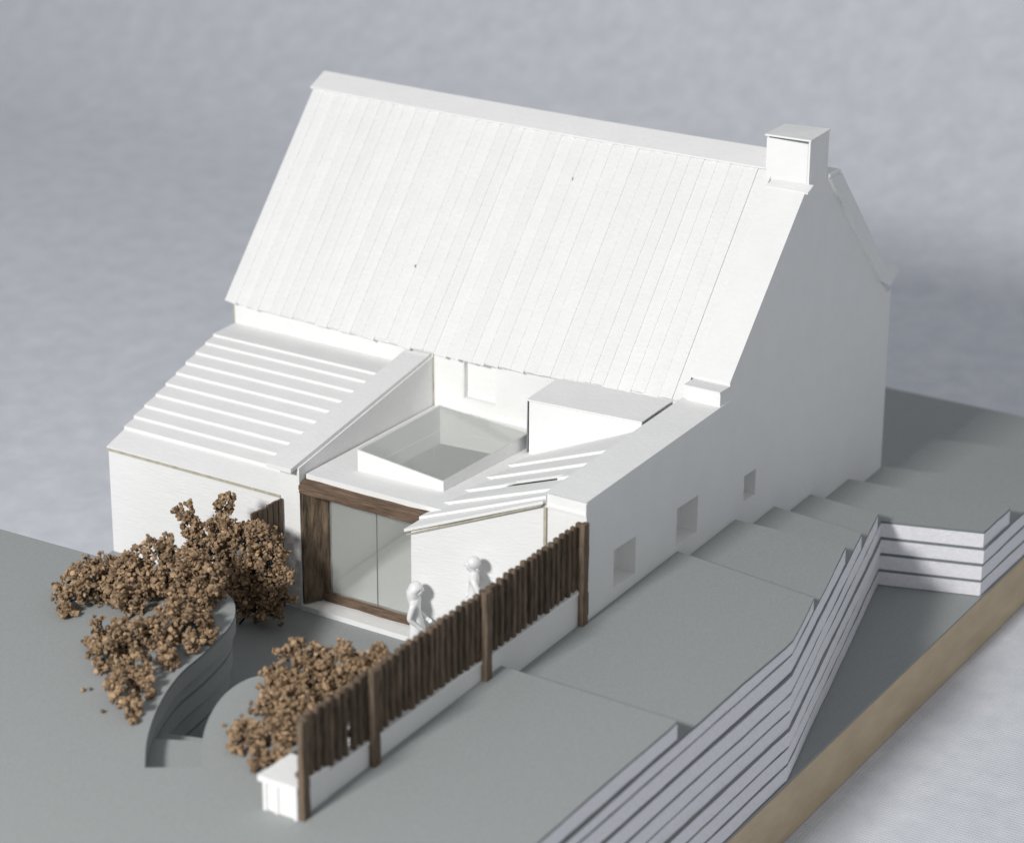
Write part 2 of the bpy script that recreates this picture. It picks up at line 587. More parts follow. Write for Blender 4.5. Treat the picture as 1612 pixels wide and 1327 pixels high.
roof = empty('main_roof', house)
bm = bmesh.new()
for i in range(8):
    xa, xb = -23.3 + i * 21.63 / 8, -23.3 + (i + 1) * 21.63 / 8
    bm_hexa(bm, [roof_pt(xa, 0.0, -0.13), roof_pt(xb, 0.0, -0.13), roof_pt(xb, 1, -0.16), roof_pt(xa, 1, -0.16),
                 roof_pt(xa, 0.0, -0.02), roof_pt(xb, 0.0, -0.02), roof_pt(xb, 1, -0.02), roof_pt(xa, 1, -0.02)])
bmesh.ops.remove_doubles(bm, verts=bm.verts, dist=1e-4)
link('roof_sheet', bm, WHITE, roof)
NS = 36
x_e = lambda i: -23.28 + i * (21.2 / NS)
x_r = lambda i: -23.66 + i * (21.36 / NS)
for i in range(NS):
    bm = bmesh.new()
    j1, j2 = random.uniform(-0.006, 0.006), random.uniform(-0.009, 0.003)
    hl, hr = random.uniform(-0.008, 0.008), 0.094 + random.uniform(-0.010, 0.014)
    he = 0.060 + random.uniform(-0.008, 0.010)
    xa, xb = x_e(i) - .02, x_e(i + 1) + .02 + random.uniform(-.02, .03)
    xc, xd = x_r(i) - .02, x_r(i + 1) + .02 + random.uniform(-.02, .03)
    ya, yb = j1, j1 + j2
    n = 4
    for k in range(n):
        va, vb = k / n, (k + 1) / n
        xl0, xl1 = xa + (xc - xa) * va, xa + (xc - xa) * vb
        xr0, xr1 = xb + (xd - xb) * va, xb + (xd - xb) * vb
        A, B = (ya if k == 0 else va), (yb if k == 0 else va)
        xm0, xm1 = xl0 + (xr0 - xl0) * .66, xl1 + (xr1 - xl1) * .66
        Bm = A + (B - A) * .66
        bm_hexa(bm, [roof_pt(xl0, A, hl - .018), roof_pt(xm0, Bm, hr - .07), roof_pt(xm1, vb, hr - .07), roof_pt(xl1, vb, hl - .018),
                     roof_pt(xl0, A, hl + .02), roof_pt(xm0, Bm, hr), roof_pt(xm1, vb, hr), roof_pt(xl1, vb, hl + .02)])
        bm_hexa(bm, [roof_pt(xm0, Bm, hr - .07), roof_pt(xr0, B, he - .045), roof_pt(xr1, vb, he - .045), roof_pt(xm1, vb, hr - .07),
                     roof_pt(xm0, Bm, hr), roof_pt(xr0, B, he), roof_pt(xr1, vb, he), roof_pt(xm1, vb, hr)])
    bmesh.ops.remove_doubles(bm, verts=bm.verts, dist=1e-4)
    link('roof_strip', bm, ROOFW, roof)
# narrow last strip beside the gable coping
hexa('roof_strip', [roof_pt(-2.13, 0.0, -.015), roof_pt(-1.64, 0.0, -.015), roof_pt(-1.66, 1, -.015), roof_pt(-2.35, 1, -.015),
                    roof_pt(-2.13, 0.0, .012), roof_pt(-1.64, 0.0, .02), roof_pt(-1.66, 1, .02), roof_pt(-2.35, 1, .012)], ROOFW, roof)
for (x, v, r_) in ((-15.15, .33, .032), (-9.9, .82, .018)):
    c_ = roof_pt(x, v, .075)
    box('fibre_speck', c_.x - r_ * .5, c_.x + r_ * .5, c_.y - r_, c_.y + r_, c_.z - .06, c_.z + .06, GREYD, roof)
# ridge capping: folded card with a flatter pitch
rcap = empty('ridge_cap', house)
for s, nm in ((0, 'front_flap'), (1, 'back_flap')):
    bm = bmesh.new()
    n = 8
    for i in range(n):
        pts = []
        for x in (-23.72 + i * 21.85 / n, -23.72 + (i + 1) * 21.85 / n):
            d = sag(x, 1)
            if s == 0:
                pts.append([(x, 15.80, 12.44 + d), (x, 16.80, 12.93 + d)])
            else:
                pts.append([(x, 16.80, 12.925 + d), (x, 17.9, 12.30 + d)])
        (a, b), (c, e) = pts
        up = lambda p: (p[0], p[1], p[2] + 0.06)
        bm_hexa(bm, [a, c, e, b, up(a), up(c), up(e), up(b)])
    bmesh.ops.remove_doubles(bm, verts=bm.verts, dist=1e-4)
    link(nm, bm, WHITE, rcap)
bm = bmesh.new()
bm_hexa(bm, [(-23.3, 17.0, 12.2), (-1.6, 17.0, 12.2), (-1.6, 24.1, 4.95), (-23.3, 24.1, 4.95),
             (-23.3, 17.1, 12.34), (-1.6, 17.1, 12.34), (-1.6, 24.2, 5.09), (-23.3, 24.2, 5.09)])
link('rear_roof', bm, WHITE, house)

# --- left wing: front and side walls, lapped roof boards
wl = lambda y: -21.97 - 0.105 * y            # outer left edge
wr = lambda y: -13.42 - 0.04 * y
hexa('wing_front_wall', [(wl(.12), .12, -3.3), (-13.3, .12, -3.3), (-13.3, .45, -3.3), (wl(.45), .45, -3.3),
                         (wl(.12), .12, 1.62), (-13.3, .12, 1.62), (-13.3, .45, 1.66), (wl(.45), .45, 1.66)], RIPPLE, house)
bm = bmesh.new()
bm_hexa(bm, [(wl(.46), .46, -3.3), (wl(.46) + .3, .46, -3.3), (wl(9.29) + .3, 9.29, -3.3), (wl(9.29), 9.29, -3.3),
             (wl(.46), .46, 1.66), (wl(.46) + .3, .46, 1.66), (wl(9.29) + .3, 9.29, 3.7), (wl(9.29), 9.29, 3.7)])
link('wing_side_wall', bm, WHITE, house)
hexa('eave_edge', [(wl(0) - .02, .0, 1.625), (-13.45, .0, 1.625), (-13.45, .35, 1.70), (wl(.35), .35, 1.70),
                   (wl(0) - .02, .0, 1.735), (-13.45, .0, 1.735), (-13.45, .35, 1.81), (wl(.35), .35, 1.81)], CUT, house)
wroof = empty('wing_roof', house)
fr = [0.0, 1.22, 1.93, 2.66, 3.42, 4.17, 4.92, 5.64, 6.36, 7.06, 7.66, 9.28]
wz = lambda y: 1.76 + 0.281 * y if y < 7.7 else 3.92 + 0.02 * (y - 7.66)
for i in range(11):
    ya, yb = fr[i], min(fr[i + 1] + 0.22, 9.28)
    za, zb = wz(ya), wz(min(fr[i + 1], 9.28)) + 0.03
    th = 0.105 if i else 0.03
    jl, jr = random.uniform(-.03, .03), random.uniform(-.05, .0)
    hexa('roof_board', [(wl(ya) + jl, ya, za - 0.02), (wr(ya) + jr + .05, ya, za - 0.02), (wr(yb) + jr, yb, zb - 0.10), (wl(yb) + jl, yb, zb - 0.10),
                        (wl(ya) + jl, ya, za + th), (wr(ya) + jr + .05, ya, za + th), (wr(yb) + jr, yb, zb - 0.0), (wl(yb) + jl, yb, zb - 0.0)], WHITE, wroof)

# --- wall between wing and flat roof, with its pier and sloping coping
px = lambda u, v, d: (d - 0.043 * u, u, v)
prism('party_wall', [[(0.0, -3.2), (9.29, -3.2), (9.29, 4.527), (0.0, 3.015)]], px, -13.42, -12.53, WHITE, house)
box('pier_edge_card', -12.66, -12.50, -0.035, -0.004, -3.0, 2.86, WHITE, house)
tc_ = prism('party_wall_coping', [[(-0.42, 2.95), (9.29, 4.53), (9.29, 4.66), (-0.42, 3.12)]], px, -13.76, -12.60, WHITE, house)

# --- flat roof with a well for the roof light
fz = lambda y: 2.71 - 0.026 * y
FR = lambda u, v, d: (u - (0.043 * v if u < -12 else 0), v, fz(v) + d)
WELL = [(-11.02, 1.86), (-7.42, 1.98), (-7.42, 7.46), (-11.08, 7.10)]
prism('flat_roof', [[(-12.46, 0.36), (-5.2, 0.36), (-5.2, 9.29), (-12.50, 9.29)], WELL], FR, -0.55, 0.0, WHITE, house)
sk = empty('roof_light', house)
O = [(-11.12, 1.76), (-7.32, 1.88), (-7.32, 7.56), (-11.18, 7.20)]
I = [(-11.05, 1.83), (-7.39, 1.95), (-7.39, 7.49), (-11.11, 7.13)]
topz = lambda x: 3.55 + (x + 11.12) * (3.10 - 3.55) / 3.8
for i in range(4):
    j = (i + 1) % 4
    q = [O[i], O[j], I[j], I[i]]
    hexa('kerb_panel', [(x, y, fz(y) + 0.003) for x, y in q] + [(x, y, topz(x) - .05) for x, y in q], WHITE, sk)
g = [(O[0][0] - .0, O[0][1] - .0), (O[1][0] + .0, O[1][1]), O[2], O[3]]
hexa('pane', [(x, y, topz(x) - .045) for x, y in g] + [(x, y, topz(x) + .01) for x, y in g], GLASS, sk)

# --- room behind the glass front
rm = empty('interior', house)
hexa('room_floor', [(-12.6, .72, -2.74), (-6.36, .72, -2.74), (-6.36, 23.2, -1.45), (-12.92, 23.2, -1.45),
                    (-12.6, .72, -2.52), (-6.36, .72, -2.52), (-6.36, 23.2, -1.28), (-12.92, 23.2, -1.28)], WHITE, rm)
box('room_side_wall', -6.35, -6.0, 0.95, 23.2, -2.5, 2.0, WHITE, rm)
box('partition', -13.25, -12.93, 9.63, 23.2, -2.9, 5.0, WHITE, rm)
box('room_ceiling', -12.9, -6.4, 9.63, 23.2, 2.3, 2.5, WHITE, rm)

# --- glass front with rough wooden surround
gd = empty('glass_front', house)


def rough_beam(name, pts8, m, parent, cuts=6, amp=0.02, seed=1):
    bm = bmesh.new()
    bm_hexa(bm, pts8)
    bmesh.ops.subdivide_edges(bm, edges=bm.edges[:], cuts=cuts, use_grid_fill=True)
    rr = random.Random(seed)
    for v in bm.verts:
        v.co += Vector([rr.uniform(-amp, amp) for _ in range(3)])
    return link(name, bm, m, parent)


rough_beam('jamb', [(-12.49, 0.02, -2.46), (-12.40, 0.0, -2.46), (-12.0, .80, -2.46), (-12.49, .80, -2.46),
                    (-12.49, 0.02, 2.30), (-12.40, 0.0, 2.30), (-12.0, .80, 2.30), (-12.49, .80, 2.30)], WOODJ, gd, 7, 0.018, 3)
rough_beam('jamb', [(-12.02, .72, -2.44), (-11.76, .72, -2.44), (-11.76, .92, -2.44), (-12.02, .92, -2.44),
                    (-12.02, .72, 2.2), (-11.76, .72, 2.2), (-11.76, .92, 2.2), (-12.02, .92, 2.2)], WOODJ, gd, 7, 0.016, 4)
rough_beam('lintel', [(-12.52, -0.06, 2.06), (-6.4, -0.06, 2.06), (-6.4, .55, 2.06), (-12.52, .55, 2.06),
                      (-12.52, -0.06, 2.36), (-6.4, -0.06, 2.36), (-6.4, .34, 2.52), (-12.52, .34, 2.52)], WOODX, gd, 8, 0.022, 5)
rough_beam('bottom_rail', [(-12.0, .70, -2.50), (-6.4, .70, -2.50), (-6.4, .93, -2.50), (-12.0, .93, -2.50),
                           (-12.0, .70, -2.20), (-6.4, .70, -2.20), (-6.4, .93, -2.14), (-12.0, .93, -2.14)], WOODX, gd, 8, 0.022, 6)
box('threshold', -12.52, -6.5, -0.07, 0.70, -2.95, -2.515, WHITE, gd)
box('pane', -11.80, -9.602, 0.80, 0.84, -2.2, 2.15, GLASS, gd)
box('pane', -9.588, -6.4, 0.80, 0.84, -2.2, 2.15, GLASS, gd)
box('glazing_joint', -9.605, -9.585, 0.79, 0.85, -2.2, 2.15, GREYD, gd)

# --- right annex: front wall at a slight angle and lapped roof boards rising to the gable wall
an = hexa('annex_front_wall', [(-6.75, -1.0, -3.2), (-1.72, -.07, -3.2), (-1.72, .25, -3.2), (-6.75, -.7, -3.2),
                               (-6.75, -1.0, 2.28), (-1.72, -.07, 4.28), (-1.72, .25, 4.28), (-6.75, -.7, 2.28)], RIPPLE, house)
box('cut_edge', -1.718, -1.61, -.085, .2, -3.2, 4.24, CUT, an)
hexa('annex_side_wall', [(-6.75, -.69, -3.2), (-6.45, -.69, -3.2), (-6.45, 6.9, -3.2), (-6.75, 6.9, -3.2),
                         (-6.75, -.69, 2.2), (-6.45, -.69, 2.3), (-6.45, 6.9, 2.2), (-6.75, 6.9, 2.1)], WHITE, house)
ar = empty('annex_roof', house)
LB = [(-1.15, 2.36), (-.2, 2.50), (1.0, 2.60), (2.5, 2.58), (4.0, 2.57), (5.5, 2.55), (7.2, 2.55)]
RB = [(-.30, 4.40), (0.05, 4.50), (.75, 4.56), (1.9, 4.64), (3.2, 4.70), (4.5, 4.76), (6.9, 4.86)]
XA, XB = -6.95, -1.615
for i in range(6):
    (ya, za), (yc, zc) = LB[i], RB[i]
    (yb, zb), (yd, zd) = LB[i + 1], RB[i + 1]
    yb, yd = yb + .12, yd + .12
    t = 0.115
    if i == 3:      # one board has a slot cut out of its front edge
        f = lambda u, v, d, ya=ya, za=za, yc=yc, zc=zc, yb=yb, zb=zb, yd=yd, zd=zd: (
            XA + (XB - XA) * u, (ya + (yc - ya) * u) * (1 - v) + (yb + (yd - yb) * u) * v,
            (za + (zc - za) * u) + ((zb - 0.13 + (zd - zb) * u) - (za + (zc - za) * u)) * v * (1 if d > 0 else 1) + (d - t) * (1 if d < .01 else 1) + .0)
        prism('roof_board', [[(0, 0), (.36, 0), (.44, .24), (.86, .24), (.84, 0), (1, 0), (1, 1), (0, 1)]], f, 0.0, t, WHITE, ar)
        continue
    hexa('roof_board', [(XA, ya, za - t), (XB, yc, zc - t), (XB, yd, zd - t - .12), (XA, yb, zb - t - .12),
                        (XA, ya, za), (XB, yc, zc), (XB, yd, zd - .13), (XA, yb, zb - .13)], WHITE, ar)
hexa('eave_card', [(XA + .05, -1.08, 2.09), (XB - .1, -.27, 4.17), (XB - .1, .3, 4.17), (XA + .05, -.5, 2.09),
                   (XA + .05, -1.08, 2.15), (XB - .1, -.27, 4.23), (XB - .1, .3, 4.23), (XA + .05, -.5, 2.15)], CUT, ar)

# --- flat-topped dormer against the main roof
dm = empty('dormer', house)
hexa('dormer_top', [(-7.03, 7.0, 4.66), (-2.02, 7.08, 4.80), (-2.0, 9.5, 4.96), (-7.0, 9.28, 4.86),
                    (-7.03, 7.0, 4.72), (-2.02, 7.08, 4.86), (-2.0, 9.5, 5.02), (-7.0, 9.28, 4.92)], WHITE, dm)
hexa('dormer_front', [(-6.93, 7.03, 2.3), (-2.04, 7.11, 2.3), (-2.04, 7.17, 2.3), (-6.93, 7.09, 2.3),
                      (-6.93, 7.03, 4.64), (-2.04, 7.11, 4.78), (-2.04, 7.17, 4.78), (-6.93, 7.09, 4.64)], WHITE, dm)
hexa('dormer_side', [(-7.09, 7.10, 2.3), (-7.02, 7.10, 2.3), (-7.02, 9.28, 2.3), (-7.09, 9.28, 2.3),
                     (-7.06, 7.10, 4.64), (-7.02, 7.10, 4.64), (-7.02, 9.28, 4.84), (-7.06, 9.28, 4.84)], GREYD, dm)  # dark colour stands in for the shadow gap at this corner
hexa('dormer_side', [(-2.1, 7.18, 2.3), (-2.02, 7.18, 2.3), (-2.02, 9.28, 2.3), (-2.1, 9.28, 2.3),
                     (-2.1, 7.18, 4.72), (-2.02, 7.18, 4.72), (-2.02, 9.28, 4.84), (-2.1, 9.28, 4.84)], WHITE, dm)

# ------------------------------------------------------------------ low wall, pickets
lw = empty('low_wall', loc=(-0.7, -8, 0))
tag(lw, 'long low white wall under the wooden picket fence, ending in a white pier', 'wall')
LO = Vector((-0.7, -8, 0))
q = lambda p: [tuple(Vector(a) - LO) for a in p]
hexa('wall_body', q([(-1.15, -14.9, -3.0), (-0.10, -14.9, -3.0), (-0.10, -.16, -3.0), (-1.15, -.16, -3.0),
                     (-1.15, -14.9, .80), (-0.10, -14.9, .80), (-0.10, -.16, 1.22), (-1.15, -.16, 1.22)]), WHITE, lw)
hexa('wall_cap', q([(-1.2, -14.9, .80), (-0.06, -14.9, .80), (-0.06, -.16, 1.223), (-1.2, -.16, 1.223),
                    (-1.2, -14.9, .90), (-0.06, -14.9, .90), (-0.06, -.16, 1.33), (-1.2, -.16, 1.33)]), WHITE, lw)
pe = hexa('pier', q([(-1.42, -16.40, -.6), (-.08, -16.40, -.6), (-.08, -14.9, -.6), (-1.42, -14.9, -.6),
                     (-1.42, -16.40, .86), (-.08, -16.40, .86), (-.08, -14.9, .86), (-1.42, -14.9, .86)]), WHITE, lw)
hexa('pier_cap', q([(-1.55, -16.52, .863), (-.05, -16.52, .863), (-.05, -14.85, .863), (-1.55, -14.85, .863),
                    (-1.55, -16.52, 1.06), (-.05, -16.52, 1.06), (-.05, -14.85, 1.06), (-1.55, -14.85, 1.06)]), WHITE, pe)
for a in (-1.40, -.95, -.22):
    hexa('pier_rib', q([(a, -16.47, -.5), (a + .13, -16.47, -.5), (a + .13, -16.403, -.5), (a, -16.403, -.5),
                        (a, -16.47, .85), (a + .13, -16.47, .85), (a + .13, -16.403, .85), (a, -16.403, .85)]), WHITE, pe)

pf = empty('picket_fence', loc=(0, -8, 0))
tag(pf, 'dark brown picket fence of upright sticks on the low white wall', 'fence')
PO = Vector((0, -8, 0))
ftop = lambda y: 3.84 + (y + 0.1) * 0.040
base = lambda y: 1.30 + min(0, (y + .2)) * 0.029


def picket(name, x0, x1, y0, y1, z0, z1, parent, org, m=WOOD, amp=.014, lean=0.0):
    bm = bmesh.new()
    vs = bm_hexa(bm, [(x0, y0, z0), (x1, y0, z0), (x1, y1, z0), (x0, y1, z0),
                      (x0, y0 + lean, z1), (x1, y0 + lean, z1), (x1, y1 + lean, z1), (x0, y1 + lean, z1)])
    ve = [e for e in bm.edges if abs(e.verts[0].co.z - e.verts[1].co.z) > .5]
    bmesh.ops.subdivide_edges(bm, edges=ve, cuts=4, use_grid_fill=True)
    bmesh.ops.bevel(bm, geom=bm.edges[:], offset=0.025, segments=1, affect='EDGES')
    for v in bm.verts:
        v.co += Vector([random.uniform(-amp, amp) for _ in range(3)])
        v.co -= org
    return link(name, bm, m, parent)


y = -0.02
while y > -15.95:
    w = random.uniform(0.165, 0.205)
    gap = random.uniform(0.14, 0.18)
    if abs(y + 13.45) < 0.2:
        gap += 0.10
    if True:
        picket('fence_picket', -0.34 + random.uniform(-.02, .02), -0.13 + random.uniform(-.03, .03), y - w, y,
               base(y) + random.uniform(-.03, .10), ftop(y) + random.uniform(-.045, .03), pf, PO, lean=random.uniform(-.04, .04))
    y -= w + gap
for py, zb in ((-0.16, -.5), (-6.22, -.3), (-12.55, -.5), (-16.22, -.6)):
    w = 0.36
    picket('fence_post', -0.10, 0.12, py - w / 2, py + w / 2, zb, ftop(py) + .06, pf, PO)
bm = bmesh.new()
for zz in (1.75, 2.95):
    bm_hexa(bm, [tuple(Vector(p) - PO) for p in [(-.45, -15.9, zz - .5), (-.35, -15.9, zz - .5), (-.35, -.3, zz), (-.45, -.3, zz),
                                                (-.45, -15.9, zz - .28), (-.35, -15.9, zz - .28), (-.35, -.3, zz + .22), (-.45, -.3, zz + .22)]])
link('fence_rail', bm, WOOD, pf)
bm = bmesh.new()
tube(bm, [tuple(Vector(p) - PO) for p in [(-.42, -15.95, 1.17), (-.18, -16.05, 1.17)]], .115, 8)
link('peg', bm, WOOD, pf)

sf = empty('wooden_screen', loc=(-13.3, -1.3, -2.7))
tag(sf, 'short dark wooden screen against the wall pier, half hidden by the brown bush', 'fence')
SO = Vector((-13.3, -1.3, -2.7))
y = -0.06
while y > -1.7:
    picket('screen_board', -13.36, -13.26, y - .30, y, -2.8, 1.68 + random.uniform(-.04, .04), sf, SO)
    y -= .315

# ------------------------------------------------------------------ shrubs: clumps of small brown crumbs on dark wire
ICO = []
_b = bmesh.new()
bmesh.ops.create_icosphere(_b, subdivisions=1, radius=1.0)
ICO_V = [v.co.copy() for v in _b.verts]
ICO_F = [[v.index for v in f.verts] for f in _b.faces]
_b.free()
BL_A=[(-13.2,-2.0,-1.9,.75),(-14.3,-2.1,-1.9,.8),(-12.5,-1.9,-2.0,.55),(-15.3,-2.2,-1.5,.7),(-12.0,-1.9,-1.3,.45),(-14.17,-2.20,2.27,0.26),(-14.38,-2.20,1.61,0.47),(-14.78,-2.20,0.69,0.66),(-13.73,-2.20,0.77,0.77),(-12.68,-2.20,0.90,0.75),(-12.18,-2.20,0.21,0.70),(-11.85,-2.20,-0.55,0.56),(-13.03,-2.20,-0.47,0.89),(-14.53,-2.20,-0.33,0.90),(-16.23,-2.20,1.01,0.38),(-15.95,-2.20,0.46,0.52),(-16.58,-2.20,1.24,0.19),(-15.67,-2.20,-0.15,0.67),(-12.46,-2.20,-1.22,0.52),(-13.67,-2.20,-1.41,0.66),(-11.40,-2.20,-0.26,0.28),(-15.96,-2.20,1.52,0.17)]
BL_B=[(-15.43,-9.70,0.66,0.54),(-15.21,-8.76,0.85,0.72),(-14.50,-8.22,0.95,0.81),(-13.88,-7.57,0.98,0.81),(-13.13,-7.42,0.99,0.81),(-12.30,-7.01,1.05,0.85),(-11.24,-7.27,0.93,0.71),(-13.45,-8.76,0.82,0.67),(-15.22,-10.12,0.46,0.31),(-16.02,-8.00,1.05,0.54),(-15.25,-7.50,1.28,0.54),(-14.48,-7.00,1.48,0.63),(-13.60,-6.80,1.92,0.59),(-13.22,-6.80,2.46,0.31),(-12.33,-6.60,1.67,0.67),(-11.47,-6.60,1.47,0.63),(-16.19,-8.50,0.82,0.41),(-13.11,-6.70,1.71,0.59),(-16.55,-8.80,0.52,0.29),(-11.26,-6.38,0.71,0.36)]
BL_C=[(-12.71,-10.80,0.60,0.52),(-11.57,-10.96,0.73,0.69),(-10.98,-9.98,0.85,0.78),(-10.27,-9.14,0.83,0.70),(-10.28,-8.39,0.70,0.48),(-11.45,-12.25,0.57,0.58),(-10.21,-12.22,0.66,0.68),(-9.86,-11.00,0.66,0.60),(-9.81,-13.60,0.48,0.55),(-8.75,-14.10,0.38,0.46),(-9.34,-12.77,0.42,0.42),(-12.43,-11.62,0.45,0.39),(-8.28,-14.52,0.12,0.17),(-8.90,-12.95,0.22,0.19),(-9.61,-9.80,0.55,0.39),(-12.98,-11.33,0.33,0.22),(-11.29,-8.59,0.82,0.66),(-9.65,-8.89,0.53,0.31)]
BL_D=[(-4.29,-13.90,0.39,0.45),(-4.07,-13.52,0.52,0.57),(-3.07,-14.47,0.33,0.40),(-3.27,-13.22,0.62,0.67),(-4.08,-11.76,0.79,0.78),(-3.03,-11.85,0.78,0.78),(-2.67,-14.01,0.35,0.40),(-4.72,-12.02,0.60,0.58),(-5.01,-13.32,0.27,0.27),(-4.12,-14.28,0.20,0.24),(-3.05,-10.46,0.76,0.66),(-5.74,-10.30,0.70,0.51),(-4.70,-10.00,0.73,0.76),(-3.79,-9.80,1.09,0.79),(-2.90,-9.60,1.48,0.71),(-2.01,-9.40,1.99,0.46),(-4.46,-9.60,1.47,0.50),(-5.63,-9.80,1.35,0.42),(-5.24,-9.60,1.75,0.23),(-3.35,-9.50,1.87,0.42),(-2.13,-9.30,2.31,0.23),(-2.24,-9.80,1.40,0.62),(-5.13,-11.16,0.58,0.50),(-3.07,-14.80,0.14,0.20)]


TINT = []


def crumbs(verts, faces, c, s, rr):
    k = len(verts)
    TINT.extend([rr.choice((.45, .65, .8, .9, 1.0, 1.1, 1.25, 1.45)) * rr.uniform(.9, 1.1)] * len(ICO_V))
    sx = Vector((rr.uniform(.6, 1.25), rr.uniform(.6, 1.25), rr.uniform(.6, 1.25))) * s
    rot = Matrix.Rotation(rr.uniform(0, 6.28), 3, Vector((rr.uniform(-1, 1), rr.uniform(-1, 1), rr.uniform(-1, 1) + .01)).normalized())
    for v in ICO_V:
        p = rot @ Vector((v.x * sx.x, v.y * sx.y, v.z * sx.z)) * rr.uniform(.5, 1.4)
        verts.append(c + p)
    faces.extend([[k + i for i in f] for f in ICO_F])


def set_tint(me):
    at = me.attributes.new('tint', 'FLOAT', 'POINT')
    at.data.foreach_set('value', TINT)
    TINT.clear()


def shrub(name, blobs, label, group, floor, dens, size, seed, root):
    rr = random.Random(seed)
    r = empty(name, loc=root)
    tag(r, label, 'shrub', group)
    org = Vector(root)
    V, F = [], []
    wires = bmesh.new()
    for (x, y, z, R) in blobs:
        c0 = Vector((x, y, z))
        # each blob is several small sprigs with gaps between them
        sub = max(5, int(30 * R ** 1.7 + 5))
        for s_ in range(sub):
            d = Vector((rr.gauss(0, 1), rr.gauss(0, 1), rr.gauss(0, 1))).normalized()
            rad = R * rr.uniform(.35, .97)
            sc = c0 + d * rad
            sr = R * rr.uniform(.15, .36) + .04
            nn = int(dens * (sr / .25) ** 1.9) + 5
            for _ in range(nn):
                e = Vector((rr.gauss(0, 1), rr.gauss(0, 1), rr.gauss(0, 1))).normalized() * sr * rr.uniform(.55, 1.05)
                p = sc + e
                fz_ = floor(p.x, p.y)
                if p.z < fz_ + .04:
                    p.z = fz_ + rr.uniform(.03, .14)
                if p.x > -1.25 and p.y < 0 and p.y > -15 and p.z < 1.6:
                    continue
                if p.x > -.55:
                    continue
                crumbs(V, F, p - org, size * rr.choice((.45, .6, .8, .9, 1.0, 1.15, 1.4)) * rr.uniform(.8, 1.15), rr)
            if rr.random() < .5:
                tube(wires, [tuple(Vector((x, y, z - R * .4)) - org), tuple((c0 + d * rad * .5) - org), tuple(sc - org)], .028, 5)
    me = bpy.data.meshes.new('crown')
    me.from_pydata([tuple(v) for v in V], [], F)
    me.materials.append(FOLI)
    set_tint(me)
    o = bpy.data.objects.new('crown', me)
    COL.objects.link(o)
    o.parent = r
    o['kind'] = 'stuff'
    tube(wires, [(0, 0, 0)] + [tuple(Vector(b[:3]) - org) for b in blobs[:2]], .05, 6)
    st = link('stem', wires, WIRE, r)
    st['kind'] = 'stuff'
    return len(F)


g0 = lambda x, y: zt(0, y) if (y < -6.2 and not (x > -9.4 and x < -7.0)) else -2.75
gA = lambda x, y: -2.75 + .055 * y
n = 0
SH = 'brown crumbly model shrubs in the garden'
n += shrub('garden_shrub', BL_A, 'tallest brown shrub, standing in the yard corner against the dark wooden screen', SH, gA, 15, .080, 11, (-13.8, -2.2, -2.8))
n += shrub('garden_shrub', BL_B, 'broad brown shrub spreading along the raised ground left of the curved stair top', SH, lambda x, y: zt(0, y), 15, .080, 12, (-14, -8, .4))
n += shrub('garden_shrub', BL_C, 'low brown shrub along the outer edge of the curved stair, nearest the left front', SH, lambda x, y: zt(0, y), 15, .080, 13, (-10.5, -11, .2))
n += shrub('garden_shrub', BL_D, 'brown shrub in the bed beside the picket fence and the white pier', SH, lambda x, y: zt(0, y), 15, .080, 14, (-4, -11.5, .2))
V, F = [], []
rr = random.Random(5)
for (x, y) in ((-11.15, -13.75), (-10.95, -13.6), (-13.4, -11.2), (-9.6, -14.5), (-5.6, -13.2)):
    crumbs(V, F, Vector((x, y, zt(0, y) + .07)), .09, rr)
me = bpy.data.meshes.new('fallen_crumbs')
me.from_pydata([tuple(v) for v in V], [], F)
me.materials.append(FOLI)
set_tint(me)
o = bpy.data.objects.new('fallen_crumbs', me)
COL.objects.link(o)
o['kind'] = 'stuff'
tag(o, 'loose brown crumbs fallen on the grey ground left of the curved stair', 'crumbs')


# ------------------------------------------------------------------ two white figures
def figure(label, loc, rot, height, pose, wide=1.0):
    """one continuous skinned body; pose gives joint places in units of body height, facing -Y"""
    r = empty('person', loc=loc)
    r.rotation_euler = (0, 0, rot)
    r.scale = (wide, wide, 1.0)
    tag(r, label, 'figurine', 'white plastic figures in the yard')
    J, E_ = pose
    names = list(J)
    me = bpy.data.meshes.new('body')
    me.from_pydata([Vector(J[n_][:3]) * height for n_ in names], [(names.index(a), names.index(b)) for a, b in E_], [])
    o = bpy.data.objects.new('body', me)
    COL.objects.link(o)
    o.parent = r
    sk_ = o.modifiers.new('skin', 'SKIN')
    sk_.use_smooth_shade = True
    for i, n_ in enumerate(names):
        d = me.skin_vertices[0].data[i]
        rad = J[n_][3]
        d.radius = (rad * height, (J[n_][4] if len(J[n_]) > 4 else rad) * height)
        d.use_root = n_ == 'pelvis'
    sub = o.modifiers.new('subdivision', 'SUBSURF')
    sub.levels = sub.render_levels = 2
    me.materials.append(PLASTIC)
    return r


